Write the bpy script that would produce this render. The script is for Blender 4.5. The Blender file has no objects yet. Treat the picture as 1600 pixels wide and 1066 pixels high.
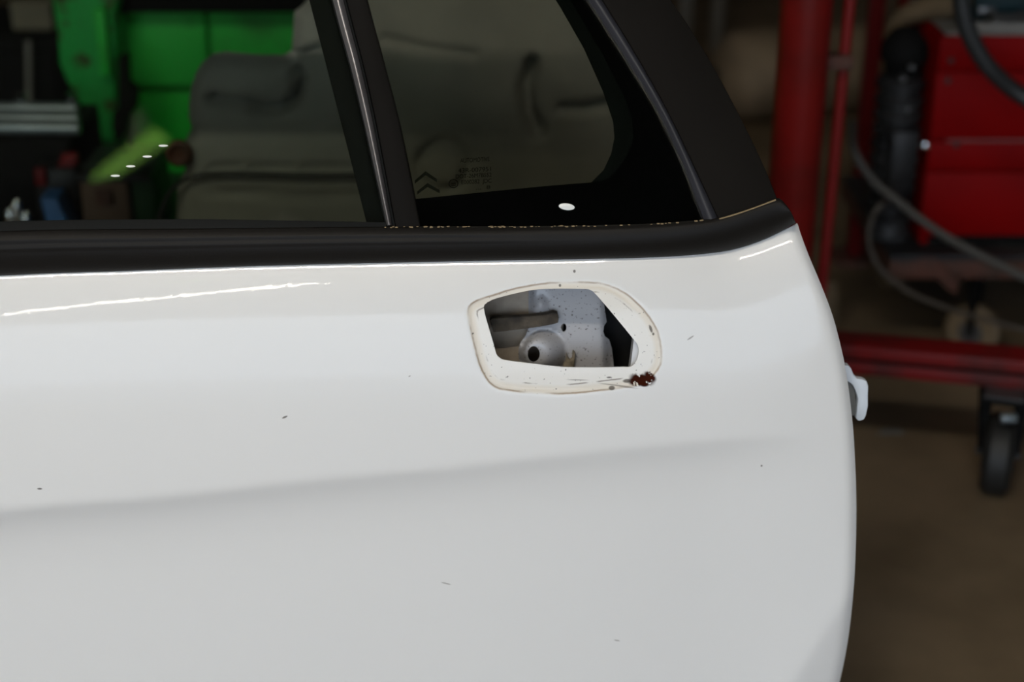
import bpy, bmesh, math, random
from mathutils import Vector, Matrix
from mathutils.geometry import delaunay_2d_cdt
random.seed(7)
R = math.radians
SC = bpy.context.scene
COL = SC.collection

# ------------------------------------------------------------------ camera
W, HGT, F = 1600.0, 1066.0, 2520.0
PITCH = R(24)
CAM = Vector((0, 0, 1.28))
cam_data = bpy.data.cameras.new('camera')
cam = bpy.data.objects.new('camera', cam_data)
COL.objects.link(cam)
cam.location = CAM
cam.rotation_euler = (R(90) - PITCH, 0, 0)
cam_data.sensor_width = 36
cam_data.lens = 36 * F / W
cam_data.clip_start = .05
cam_data.dof.use_dof = True
cam_data.dof.focus_distance = 1.62
cam_data.dof.aperture_fstop = 2.6
SC.camera = cam
# ------------------------------------------------------------------ sky, exposure
world = bpy.data.worlds.new('sky')
SC.world = world
world.use_nodes = True
bg = world.node_tree.nodes['Background']
bg.inputs[0].default_value = (.76, .88, 1.04, 1)
bg.inputs[1].default_value = 3.4
vs = SC.view_settings
vs.view_transform = 'Standard'
vs.look = 'None'
vs.gamma = 1
vs.use_curve_mapping = False
vs.exposure = 0.2

# ------------------------------------------------------------------ rays and surfaces
FW = Vector((0, math.cos(PITCH), -math.sin(PITCH)))
UPV = Vector((0, math.sin(PITCH), math.cos(PITCH)))
def ray(px, py):
    return FW + Vector((1, 0, 0)) * ((px - 800) / F) - UPV * ((py - 533) / F)
def at(px, py, Y):
    d = ray(px, py)
    return CAM + d * (Y / d.y)
def plane_hit(px, py, P, N, off=0.0):
    d = ray(px, py)
    return CAM + d * ((off + N.dot(P - CAM)) / N.dot(d))
def norm_pitch(a):
    return Vector((0, -math.cos(R(a)), math.sin(R(a))))
ND = norm_pitch(8)                      # lower door skin faces slightly upwards: the door leans back
PD = CAM + FW * 1.64
def dp(px, py, h=0.0):
    return plane_hit(px, py, PD, ND, h)
MPX = .00065                            # metres per pixel on the door

def interp(tab, x):
    if x <= tab[0][0]:
        a, b = tab[0], tab[1]
    elif x >= tab[-1][0]:
        a, b = tab[-2], tab[-1]
    else:
        for a, b in zip(tab, tab[1:]):
            if a[0] <= x <= b[0]:
                break
    return a[1] + (b[1] - a[1]) * (x - a[0]) / (b[0] - a[0])
def smooth(a, b, x):
    t = min(1, max(0, (x - a) / (b - a)))
    return t * t * (3 - 2 * t)
def spline(pts, n):
    """Catmull-Rom through points (tuples or Vectors), n samples per span"""
    P = [Vector(p) for p in pts]
    P = [P[0] * 2 - P[1]] + P + [P[-1] * 2 - P[-2]]
    out = []
    for i in range(1, len(P) - 2):
        for k in range(n):
            t = k / n
            a, b, c, d = P[i - 1], P[i], P[i + 1], P[i + 2]
            out.append(.5 * ((2 * b) + (c - a) * t + (2 * a - 5 * b + 4 * c - d) * t * t + (3 * b - a - 3 * c + d) * t ** 3))
    out.append(P[-2])
    return out
def closed_spline(pts, n):
    P = [Vector(p) for p in pts]
    m = len(P)
    out = []
    for i in range(m):
        a, b, c, d = P[i - 1], P[i], P[(i + 1) % m], P[(i + 2) % m]
        for k in range(n):
            t = k / n
            out.append(.5 * ((2 * b) + (c - a) * t + (2 * a - 5 * b + 4 * c - d) * t * t + (3 * b - a - 3 * c + d) * t ** 3))
    return [tuple(p) for p in out]
def inside(poly, x, y):
    c = False
    j = len(poly) - 1
    for i in range(len(poly)):
        xi, yi = poly[i]; xj, yj = poly[j]
        if (yi > y) != (yj > y) and x < (xj - xi) * (y - yi) / (yj - yi) + xi:
            c = not c
        j = i
    return c
def seg_dist(x, y, a, b):
    dx, dy = b[0] - a[0], b[1] - a[1]
    L = dx * dx + dy * dy
    t = 0 if L == 0 else max(0, min(1, ((x - a[0]) * dx + (y - a[1]) * dy) / L))
    return math.hypot(x - a[0] - t * dx, y - a[1] - t * dy)
def line_dist(x, y, pts):
    return min(seg_dist(x, y, a, b) for a, b in zip(pts, pts[1:]))
def poly_sd(poly, x, y):
    d = min(seg_dist(x, y, poly[i - 1], poly[i]) for i in range(len(poly)))
    return -d if inside(poly, x, y) else d

# ------------------------------------------------------------------ materials
def mat(name, col, rough=.5, metal=0, col2=None, scale=8, mix=(.4, .7), bump=0, bscale=40, coat=0, spec=.5, detail=4):
    m = bpy.data.materials.new(name)
    m.use_nodes = True
    nt = m.node_tree
    b = nt.nodes['Principled BSDF']
    b.inputs['Base Color'].default_value = (*col, 1)
    b.inputs['Roughness'].default_value = rough
    b.inputs['Metallic'].default_value = metal
    b.inputs['Specular IOR Level'].default_value = spec
    if coat:
        b.inputs['Coat Weight'].default_value = coat
        b.inputs['Coat Roughness'].default_value = .03
    tc = nt.nodes.new('ShaderNodeTexCoord')
    n = nt.nodes.new('ShaderNodeTexNoise')
    n.inputs['Scale'].default_value = scale
    n.inputs['Detail'].default_value = detail
    nt.links.new(tc.outputs['Object'], n.inputs['Vector'])
    r = nt.nodes.new('ShaderNodeValToRGB')
    r.color_ramp.elements[0].position = mix[0]
    r.color_ramp.elements[1].position = mix[1]
    r.color_ramp.elements[0].color = (*col, 1)
    r.color_ramp.elements[1].color = (*(col2 or [c * .8 for c in col]), 1)
    nt.links.new(n.outputs['Fac'], r.inputs['Fac'])
    nt.links.new(r.outputs['Color'], b.inputs['Base Color'])
    if bump:
        n2 = nt.nodes.new('ShaderNodeTexNoise')
        n2.inputs['Scale'].default_value = bscale
        n2.inputs['Detail'].default_value = 3
        nt.links.new(tc.outputs['Object'], n2.inputs['Vector'])
        bp = nt.nodes.new('ShaderNodeBump')
        bp.inputs['Strength'].default_value = bump
        bp.inputs['Distance'].default_value = .004
        nt.links.new(n2.outputs['Fac'], bp.inputs['Height'])
        nt.links.new(bp.outputs['Normal'], b.inputs['Normal'])
    return m
def glass_mat(name, tint):
    m = bpy.data.materials.new(name)
    m.use_nodes = True
    nt = m.node_tree
    nt.nodes.clear()
    o = nt.nodes.new('ShaderNodeOutputMaterial')
    mx = nt.nodes.new('ShaderNodeMixShader')
    fr = nt.nodes.new('ShaderNodeFresnel')
    fr.inputs['IOR'].default_value = 1.5
    tr = nt.nodes.new('ShaderNodeBsdfTransparent')
    tr.inputs['Color'].default_value = (*tint, 1)
    gl = nt.nodes.new('ShaderNodeBsdfGlossy')
    gl.inputs['Roughness'].default_value = .0
    nt.links.new(fr.outputs[0], mx.inputs[0])
    nt.links.new(tr.outputs[0], mx.inputs[1])
    nt.links.new(gl.outputs[0], mx.inputs[2])
    nt.links.new(mx.outputs[0], o.inputs[0])
    return m
def emit_mat(name, col, s):
    m = bpy.data.materials.new(name)
    m.use_nodes = True
    nt = m.node_tree
    b = nt.nodes['Principled BSDF']
    b.inputs['Base Color'].default_value = (*col, 1)
    b.inputs['Emission Color'].default_value = (*col, 1)
    b.inputs['Emission Strength'].default_value = s
    return m

M = {}
M['floor'] = mat('oily_concrete', (.25, .185, .115), .6, spec=.3, col2=(.11, .08, .046), scale=3.2, mix=(.35, .7), bump=.25, bscale=18, detail=8)
M['yard'] = mat('pale_yard_concrete', (.42, .41, .40), .85, col2=(.34, .33, .32), scale=1.5)
M['wall'] = mat('sooty_blockwork', (.10, .09, .08), .85, bump=.3, bscale=14)
M['ceiling'] = mat('dark_roof_sheet', (.024, .026, .029), .8)
M['black_trim'] = mat('black_trim', (.0085, .0075, .0065), .55, bump=.05, bscale=400, spec=.2)
M['matte_trim'] = mat('matte_brown_black_trim', (.0075, .0062, .005), .75, bump=.05, bscale=500, spec=.1)
M['pillar'] = mat('satin_black_pillar', (.006, .0052, .0045), .6, spec=.07)
M['rubber'] = mat('black_rubber', (.005, .006, .0062), .6, spec=.12)
M['grey_rubber'] = mat('grey_rubber', (.030, .031, .038), .45, spec=.3)
M['frit'] = mat('black_ceramic_print', (.0012, .0014, .0018), .8, spec=0)
M['teal_band'] = mat('teal_black_band', (.0075, .0105, .011), .8, spec=0)
M['strip'] = mat('satin_grey_strip', (.22, .21, .215), .34, metal=.6)
M['glass'] = glass_mat('tinted_window_glass', (.78, .81, .76))
M['dark_glass'] = glass_mat('privacy_window_glass', (.72, .73, .66))
M['print'] = mat('etched_black_print', (.002, .0025, .002), .9, spec=0)
M['faint_print'] = mat('faint_etched_print', (.022, .024, .022), .9, spec=0)
M['dust'] = mat('dried_dust', (.30, .22, .12), .9)
M['inner_white'] = mat('grimy_white_inner_sheet', (.40, .40, .42), .32, col2=(.09, .08, .07), scale=330, mix=(.64, .70), detail=2, coat=.3)
M['white_edge'] = mat('white_painted_edge', (.72, .73, .75), .35, coat=.5)
M['dark_cavity'] = mat('black_door_cavity', (.006, .006, .007), .8)
M['foam'] = mat('aged_grey_brown_foam', (.095, .078, .058), .9, col2=(.04, .033, .026), scale=60, bump=.6, bscale=150)
M['clip'] = mat('beige_plastic_clip', (.24, .20, .14), .5, col2=(.06, .05, .035), scale=90)
M['latch_white'] = mat('white_plastic', (.75, .80, .86), .4)
M['tube_steel'] = mat('bluish_tube_steel', (.22, .26, .28), .4, metal=.6)
M['beige'] = mat('grimy_beige_sheet', (.42, .355, .28), .7, col2=(.28, .23, .18), scale=40)
M['steel'] = mat('dull_steel', (.16, .16, .16), .4, metal=.8)
M['chrome'] = mat('bright_chrome', (.8, .82, .85), .12, metal=1)
M['red_paint'] = mat('worn_red_paint', (.17, .007, .006), .42, spec=.25, col2=(.07, .008, .006), scale=7, mix=(.5, .8))
M['red_dirty'] = mat('greasy_red_paint', (.15, .005, .005), .5, spec=.25, col2=(.035, .012, .01), scale=11, mix=(.42, .7))
M['red_cab'] = mat('red_cabinet_enamel', (.19, .0005, .001), .55, spec=.06, col2=(.16, .001, .0015), scale=5)
M['red_seam'] = mat('pale_red_sheen', (.16, .022, .02), .5)  # paler red puts the reflective edge sheen into the colour
M['dark_red'] = mat('dark_red_paint', (.12, .005, .006), .5, spec=.2)
M['green'] = mat('green_machine_paint', (.024, .42, .05), .5, spec=.2, col2=(.02, .14, .02), scale=9, mix=(.5, .85))
M['green2'] = mat('bright_green_machine_paint', (.008, .42, .030), .5, spec=.2, col2=(.02, .30, .03), scale=4, mix=(.5, .85))
M['green_dull'] = mat('chipped_green_paint', (.018, .30, .055), .5, spec=.2, col2=(.04, .045, .015), scale=24, mix=(.54, .64))
M['black'] = mat('black_oily_metal', (.010, .010, .011), .45, spec=.3, col2=(.03, .03, .03), scale=14)
M['black_matte'] = mat('matte_black', (.006, .006, .006), .8, spec=.1)
M['grey_mould'] = mat('grey_moulded_fibre', (.27, .262, .25), .8, spec=.2, col2=(.21, .205, .20), scale=9, bump=.15, bscale=120)
M['cord'] = mat('black_cord', (.02, .02, .022), .5)
M['rust'] = mat('rusty_steel', (.10, .035, .022), .75, col2=(.04, .025, .018), scale=20)
M['tan'] = mat('dusty_tan_metal', (.30, .23, .15), .7, col2=(.09, .065, .04), scale=5, mix=(.35, .7))
M['tan_dark'] = mat('tan_plastic', (.16, .115, .065), .6)
M['grey_dusty'] = mat('dusty_grey_metal', (.16, .155, .14), .6)
M['teal'] = mat('dark_teal_plastic', (.004, .022, .028), .4)
M['hose'] = mat('black_hose', (.016, .018, .019), .5)
M['grey_hose'] = mat('dusty_grey_hose', (.060, .056, .048), .65)
M['cable'] = mat('dusty_cable', (.07, .058, .045), .7)
M['tyre'] = mat('black_castor_rubber', (.010, .010, .009), .6)
M['wood'] = mat('dark_stained_box', (.13, .085, .06), .7, spec=.2)
M['dark_green'] = mat('dark_green_board', (.016, .055, .02), .6, spec=.2)
M['blue'] = mat('blue_plastic', (.03, .12, .32), .5)
M['cardboard'] = mat('dusty_cardboard', (.16, .14, .10), .85)
M['bulb'] = emit_mat('glowing_lamp', (1, .96, .88), 60)
M['tube_glow'] = emit_mat('glowing_fluorescent_tube', (1, .92, .80), 135)
M['streak_glow'] = emit_mat('glowing_fluorescent_diffuser', (1, .93, .78), 36)
M['added_glow'] = emit_mat('added_green_glow', (.5, 1, .17), 1.7)  # emission of the added panel, set for the glow in the window
M['glint'] = mat('white_painted_glint', (.86, .88, .86), .3, coat=1)  # white for the lamp reflections modelled on the glass
M['housing'] = mat('white_lamp_housing', (.5, .5, .48), .5)

# ------------------------------------------------------------------ object helpers
def origin_of(p):
    v = Vector((0, 0, 0))
    while p:
        v += p.location
        p = p.parent
    return v
def link(name, me, m, parent=None, kind=None, label=None):
    o = bpy.data.objects.new(name, me)
    COL.objects.link(o)
    if m is not None:
        me.materials.append(m)
    if parent:
        o.parent = parent
    if kind: o['kind'] = kind
    if label: o['label'] = label
    return o
def from_data(name, verts, faces, m, parent=None, smooth_shade=False, **kw):
    O = origin_of(parent)
    me = bpy.data.meshes.new(name)
    me.from_pydata([tuple(Vector(v) - O) for v in verts], [], faces)
    me.validate()
    if smooth_shade:
        me.polygons.foreach_set('use_smooth', [True] * len(me.polygons))
    me.update()
    return link(name, me, m, parent, **kw)
def thing(name, loc, label, cat, group=None):
    o = bpy.data.objects.new(name, None)
    COL.objects.link(o)
    o.location = loc
    o.empty_display_size = .05
    o['label'] = label; o['category'] = cat
    if group: o['group'] = group
    return o
def tag(o, label, cat, group=None):
    o['label'] = label; o['category'] = cat
    if group: o['group'] = group
    return o
def rebase(o, base):
    """move a single-mesh thing's origin to its base"""
    base = Vector(base)
    o.data.transform(Matrix.Translation(-base))
    o.location = base
    return o

class MB:
    def __init__(s): s.bm = bmesh.new()
    def box(s, lo, hi, bevel=0, rz=0, seg=2):
        t = bmesh.new()
        bmesh.ops.create_cube(t, size=1)
        lo, hi = Vector(lo), Vector(hi)
        c = (lo + hi) / 2
        mtx = Matrix.Translation(c) @ Matrix.Rotation(rz, 4, 'Z') @ Matrix.Diagonal((*(hi - lo), 1))
        bmesh.ops.transform(t, matrix=mtx, verts=t.verts)
        if bevel:
            bmesh.ops.bevel(t, geom=t.edges[:], offset=bevel, segments=seg, affect='EDGES', profile=.5)
        s._merge(t); return s
    def cyl(s, a, b, r, r2=None, n=24, bevel=0):
        a, b = Vector(a), Vector(b)
        t = bmesh.new()
        d = b - a
        bmesh.ops.create_cone(t, cap_ends=True, segments=n, radius1=r, radius2=r if r2 is None else r2, depth=d.length)
        if bevel:
            es = [e for e in t.edges if any(len(f.verts) > 4 for f in e.link_faces)]
            bmesh.ops.bevel(t, geom=es, offset=bevel, segments=2, affect='EDGES', profile=.5)
        q = Vector((0, 0, 1)).rotation_difference(d.normalized()).to_matrix().to_4x4()
        bmesh.ops.transform(t, matrix=Matrix.Translation((a + b) / 2) @ q, verts=t.verts)
        s._merge(t); return s
    def sphere(s, c, r, sc=(1, 1, 1), n=16):
        t = bmesh.new()
        bmesh.ops.create_uvsphere(t, u_segments=n, v_segments=n // 2, radius=r)
        bmesh.ops.transform(t, matrix=Matrix.Translation(Vector(c)) @ Matrix.Diagonal((*sc, 1)), verts=t.verts)
        s._merge(t); return s
    def tube(s, pts, r, n=12, r_end=None):
        P = [Vector(p) for p in pts]
        rings = []
        up = Vector((0, 0, 1))
        for i, p in enumerate(P):
            d = (P[min(i + 1, len(P) - 1)] - P[max(i - 1, 0)]).normalized()
            u = up - d * up.dot(d)
            if u.length < .05:
                u = Vector((1, 0, 0)) - d * d.x
            u.normalize(); v = d.cross(u)
            up = u
            rr = r if r_end is None else r + (r_end - r) * i / (len(P) - 1)
            rings.append([s.bm.verts.new(p + (u * math.cos(k * 2 * math.pi / n) + v * math.sin(k * 2 * math.pi / n)) * rr) for k in range(n)])
        for a, b in zip(rings, rings[1:]):
            for k in range(n):
                s.bm.faces.new((a[k], a[(k + 1) % n], b[(k + 1) % n], b[k]))
        s.bm.faces.new(rings[0][::-1]); s.bm.faces.new(rings[-1])
        return s
    def lathe(s, base, axis, prof, n=28):
        base = Vector(base); axis = Vector(axis).normalized()
        q = Vector((0, 0, 1)).rotation_difference(axis).to_matrix()
        rings = []
        for r, z in prof:
            rings.append([s.bm.verts.new(base + q @ Vector((r * math.cos(k * 2 * math.pi / n), r * math.sin(k * 2 * math.pi / n), z))) for k in range(n)])
        for a, b in zip(rings, rings[1:]):
            for k in range(n):
                s.bm.faces.new((a[k], a[(k + 1) % n], b[(k + 1) % n], b[k]))
        s.bm.faces.new(rings[0][::-1]); s.bm.faces.new(rings[-1])
        return s
    def prism(s, front, vec, bevel=0):
        """closed outline (3D points, planar) extruded along vec"""
        t = bmesh.new()
        a = [t.verts.new(p) for p in front]
        b = [t.verts.new(Vector(p) + vec) for p in front]
        n = len(a)
        t.faces.new(a); t.faces.new(b[::-1])
        for i in range(n):
            t.faces.new((a[i], b[i], b[(i + 1) % n], a[(i + 1) % n]))
        bmesh.ops.recalc_face_normals(t, faces=t.faces[:])
        if bevel:
            fset = set(a)
            es = [e for e in t.edges if e.verts[0] in fset and e.verts[1] in fset]
            bmesh.ops.bevel(t, geom=es, offset=bevel, segments=2, affect='EDGES', profile=.5, clamp_overlap=True)
        s._merge(t); return s
    def _merge(s, t):
        mp = {v: s.bm.verts.new(v.co) for v in t.verts}
        for f in t.faces:
            try: s.bm.faces.new([mp[v] for v in f.verts])
            except ValueError: pass
        t.free()
    def build(s, name, m, parent=None, smooth_shade=True, angle=35, **kw):
        bm = s.bm
        bmesh.ops.recalc_face_normals(bm, faces=bm.faces[:])
        O = origin_of(parent)
        bmesh.ops.translate(bm, verts=bm.verts, vec=-O)
        for f in bm.faces: f.smooth = smooth_shade
        lim = R(angle)
        for e in bm.edges:
            if len(e.link_faces) == 2 and e.calc_face_angle(0) > lim: e.smooth = False
        me = bpy.data.meshes.new(name)
        bm.to_mesh(me); bm.free()
        return link(name, me, m, parent, **kw)

def cdt(outline, holes, lattice):
    """triangulate: outline loop, hole loops, extra points; all in pixels"""
    pts, edges = [], []
    for loop in [outline] + holes:
        o = len(pts)
        pts += [Vector(p[:2]) for p in loop]
        edges += [(o + i, o + (i + 1) % len(loop)) for i in range(len(loop))]
    pts += [Vector(p) for p in lattice]
    v, e, f, *_ = delaunay_2d_cdt(pts, edges, [], 0, 1e-4)
    v = [(p.x, p.y) for p in v]
    keep = []
    for t in f:
        x = sum(v[i][0] for i in t) / len(t); y = sum(v[i][1] for i in t) / len(t)
        if inside(outline, x, y) and not any(inside(h, x, y) for h in holes):
            keep.append(tuple(t))
    return v, keep
def resample(loop, step):
    out = []
    for i in range(len(loop)):
        a, b = loop[i], loop[(i + 1) % len(loop)]
        n = max(1, round(math.hypot(b[0] - a[0], b[1] - a[1]) / step))
        out += [(a[0] + (b[0] - a[0]) * k / n, a[1] + (b[1] - a[1]) * k / n) for k in range(n)]
    return out
def lattice_in(outline, holes, step, margin):
    xs = [p[0] for p in outline]; ys = [p[1] for p in outline]
    out = []
    y = min(ys) + step / 2
    while y < max(ys):
        x = min(xs) + step / 2
        while x < max(xs):
            if inside(outline, x, y) and not any(inside(h, x, y) for h in holes):
                if min(seg_dist(x, y, l[i - 1], l[i]) for l in [outline] + holes for i in range(len(l))) > margin:
                    out.append((x, y))
            x += step
        y += step
    return out
def thick(verts, faces, N, th):
    """front skin, back skin and rim with verts of their own, so edges stay crisp"""
    P = [Vector(v) for v in verts]
    fs = []
    for f in faces:
        a, b, c = P[f[0]], P[f[1]], P[f[2]]
        fs.append(tuple(f) if (b - a).cross(c - a).dot(N) > 0 else tuple(reversed(f)))
    n = len(P)
    V = list(P) + [p - N * th for p in P]
    FA = list(fs) + [tuple(n + i for i in reversed(f)) for f in fs]
    cnt = {}
    for f in fs:
        for i in range(len(f)):
            e = (f[i], f[(i + 1) % len(f)])
            cnt[e] = cnt.get(e, 0) + 1
    mp = {}
    def dup(i):
        if i not in mp:
            mp[i] = len(V); V.append(P[i]); V.append(P[i] - N * th)
        return mp[i]
    for (a, b) in cnt:
        if (b, a) not in cnt:
            A, B = dup(a), dup(b)
            FA.append((B, A, A + 1, B + 1))
    return V, FA

# ================================================================== the room
def slab(name, lo, hi, m):
    o = MB().box(lo, hi).build(name, m, kind='structure', smooth_shade=False)
    return o
slab('floor', (-5.2, -5.2, -.08), (3.8, 6.4, 0), M['floor'])
slab('ground', (-14, -22, -.10), (12, -5.2, -.01), M['yard'])
slab('wall_back', (-5, 6.2, 0), (3.6, 6.4, 3.3), M['wall'])
slab('wall_left', (-5.2, -5, 0), (-5, 6.4, 3.3), M['wall'])
slab('wall_right', (3.6, -5, 0), (3.8, 6.4, 3.3), M['wall'])
slab('ceiling', (-5.2, -5.2, 3.3), (3.8, 6.4, 3.4), M['ceiling'])
fw = MB()
fw.box((-5.2, -5.2, 0), (-3.9, -5, 3.3)); fw.box((2.6, -5.2, 0), (3.8, -5, 3.3)); fw.box((-3.9, -5.2, 2.75), (2.6, -5, 3.3))
fw.build('wall_front', M['wall'], kind='structure', smooth_shade=False)

# ================================================================== the car door
YTOP = [(-420, 452), (0, 428), (200, 420), (400, 413), (600, 408), (800, 404), (950, 401), (1050, 398), (1110, 393), (1150, 386), (1200, 369), (1246, 349)]
XR = [(345, 1243), (352, 1247), (365, 1251), (400, 1264), (450, 1285), (500, 1303), (570, 1320), (640, 1330), (700, 1335), (780, 1338), (860, 1337), (930, 1333), (1000, 1325), (1066, 1312), (1150, 1290), (1230, 1262), (1300, 1240), (1400, 1228), (1500, 1220)]
XR = [(y, x) for y, x in XR]
YC = [(-420, 850), (0, 797), (250, 776), (500, 749), (700, 731), (900, 709), (1100, 690), (1200, 683), (1300, 678)]
def fine(tab, n=8):
    return [tuple(p)[:2] for p in spline([(a, b, 0) for a, b in tab], n)]
YTOP, XR, YC = fine(YTOP), fine(XR), fine(YC)
YBOT = 1492.0
ytop = lambda x: interp(YTOP, x)
xr = lambda y: interp(XR, y)
yc = lambda x: interp(YC, x)
RING = closed_spline([(730.4, 485.5), (737, 473), (767.5, 460.8), (812.5, 448.4), (857.5, 441.6), (902.5, 440.5), (936, 441.6), (965.5, 450.6), (992.5, 469.8), (1015, 494.5), (1028.5, 519.3), (1034, 544), (1033, 568.8), (1021.8, 586.8), (1003.8, 600), (970, 607), (925, 612.6), (880, 616), (823.8, 613.8), (790, 610.4), (772, 604.8), (758.5, 591), (747, 566.5), (739.4, 535), (732.6, 505.8)], 2)
HOLE = closed_spline([(756.3, 478.8), (759.6, 474.3), (772, 467.5), (801, 459.6), (835, 452.9), (868.8, 451.3), (913.8, 451.8), (922.8, 453.6), (929.5, 458.5), (947.5, 478.8), (970, 505.8), (990, 530.5), (996, 538.4), (998, 548.5), (994.8, 563), (985.8, 572.8), (970, 573.7), (925, 574.4), (880, 573.7), (835, 568.8), (790, 563), (780, 558.6), (775.4, 553), (771, 537), (763, 510), (757.4, 490)], 5)
KSH, LSH = .0315, 88.0
def H(px, py, sd=None):
    tb = max(0, py - ytop(px))
    h = -KSH * (1 + .16 * smooth(1020, 1180, px)) * math.exp(-tb / LSH)
    if px > 700: h -= .024 * ((px - 700) / 640) ** 2
    if px < 500: h -= .010 * ((500 - px) / 900) ** 2
    d = py - yc(px)
    if d > 0:
        S = .78 * (1 - .55 * min(1, max(0, px / 1300))) * (1 - smooth(1080, 1330, px))
        q = d * d / (d + 4)
        L = 36.0
        h -= S * L * MPX * (1 - math.exp(-q / L))
    # lower rear corner folds away along a slanting line (wheel arch)
    ux, uy = .542, .840
    ux, uy = .839, .545
    d2 = (px - 1338) * ux + (py - 915) * uy
    sp = 4 * math.log1p(math.exp(d2 / 4)) if d2 < 100 else d2
    h -= .30 * sp * MPX
    h += .006 * math.exp(min(0, d2) / 75.0)
    e = xr(py) - px
    if e < 16: h -= .007 * (1 - max(0, e) / 16) ** 2.2
    if sd is not None:
        h -= .0017 * (1 - smooth(-4, .5, sd))
    return h

door = thing('car_door', (0, 1.50, 0), 'white rear car door without its handle, black framed windows, leaning upright on the floor', 'car door')

# ---- outer panel: a grid, with a triangulated block round the handle opening
NI, NJ = 190, 150
rows = [((j / NJ) ** 1.35) for j in range(NJ + 1)]
def gp(i, j):
    s = i / NI
    s = 1 - (1 - s) ** 1.08
    xt = -420 + (1246 + 420) * s
    y0 = ytop(xt)
    y = y0 + (YBOT - y0) * rows[j]
    return (-420 + (xr(y) + 420) * s, y)
GP = {(i, j): gp(i, j) for i in range(NI + 1) for j in range(NJ + 1)}
jm = [j for j in range(NJ + 1) if 424 < GP[(150, j)][1] < 650]
j0, j1 = jm[0], jm[-1]
im = [i for i in range(NI + 1) if 700 < GP[(i, (j0 + j1) // 2)][0] < 1072]
i0, i1 = im[0], im[-1]
V2, IDX, QF = [], {}, []
def vid(p):
    k = (round(p[0], 2), round(p[1], 2))
    if k not in IDX:
        IDX[k] = len(V2); V2.append(p)
    return IDX[k]
for i in range(NI):
    for j in range(NJ):
        if i0 <= i < i1 and j0 <= j < j1: continue
        QF.append(tuple(vid(GP[q]) for q in ((i, j), (i + 1, j), (i + 1, j + 1), (i, j + 1))))
loop = [GP[(i, j0)] for i in range(i0, i1)] + [GP[(i1, j)] for j in range(j0, j1)] + [GP[(i, j1)] for i in range(i1, i0, -1)] + [GP[(i0, j)] for j in range(j1, j0, -1)]
lat = [(x, y) for x, y in lattice_in(loop, [HOLE], 4.0, 2.2)]
bv, bf = cdt(loop, [HOLE], lat)
for t in bf:
    QF.append(tuple(vid(bv[k]) for k in t))
SD = []
P3 = []
for (x, y) in V2:
    sd = 60.0
    if 690 < x < 1075 and 420 < y < 655: sd = poly_sd(RING, x, y)
    SD.append(sd)
    P3.append(dp(x, y, H(x, y, sd)))
pv, pf = thick(P3, QF, ND, .0016)
panel = from_data('outer_panel', pv, pf, None, door, smooth_shade=True, label='white painted outer skin with an open handle hole and dirty gasket outline')
at_ = panel.data.attributes.new('ring_distance', 'FLOAT', 'POINT')
vals = SD + SD + [60.0] * (len(pv) - 2 * len(SD))
at_.data.foreach_set('value', vals)

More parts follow.
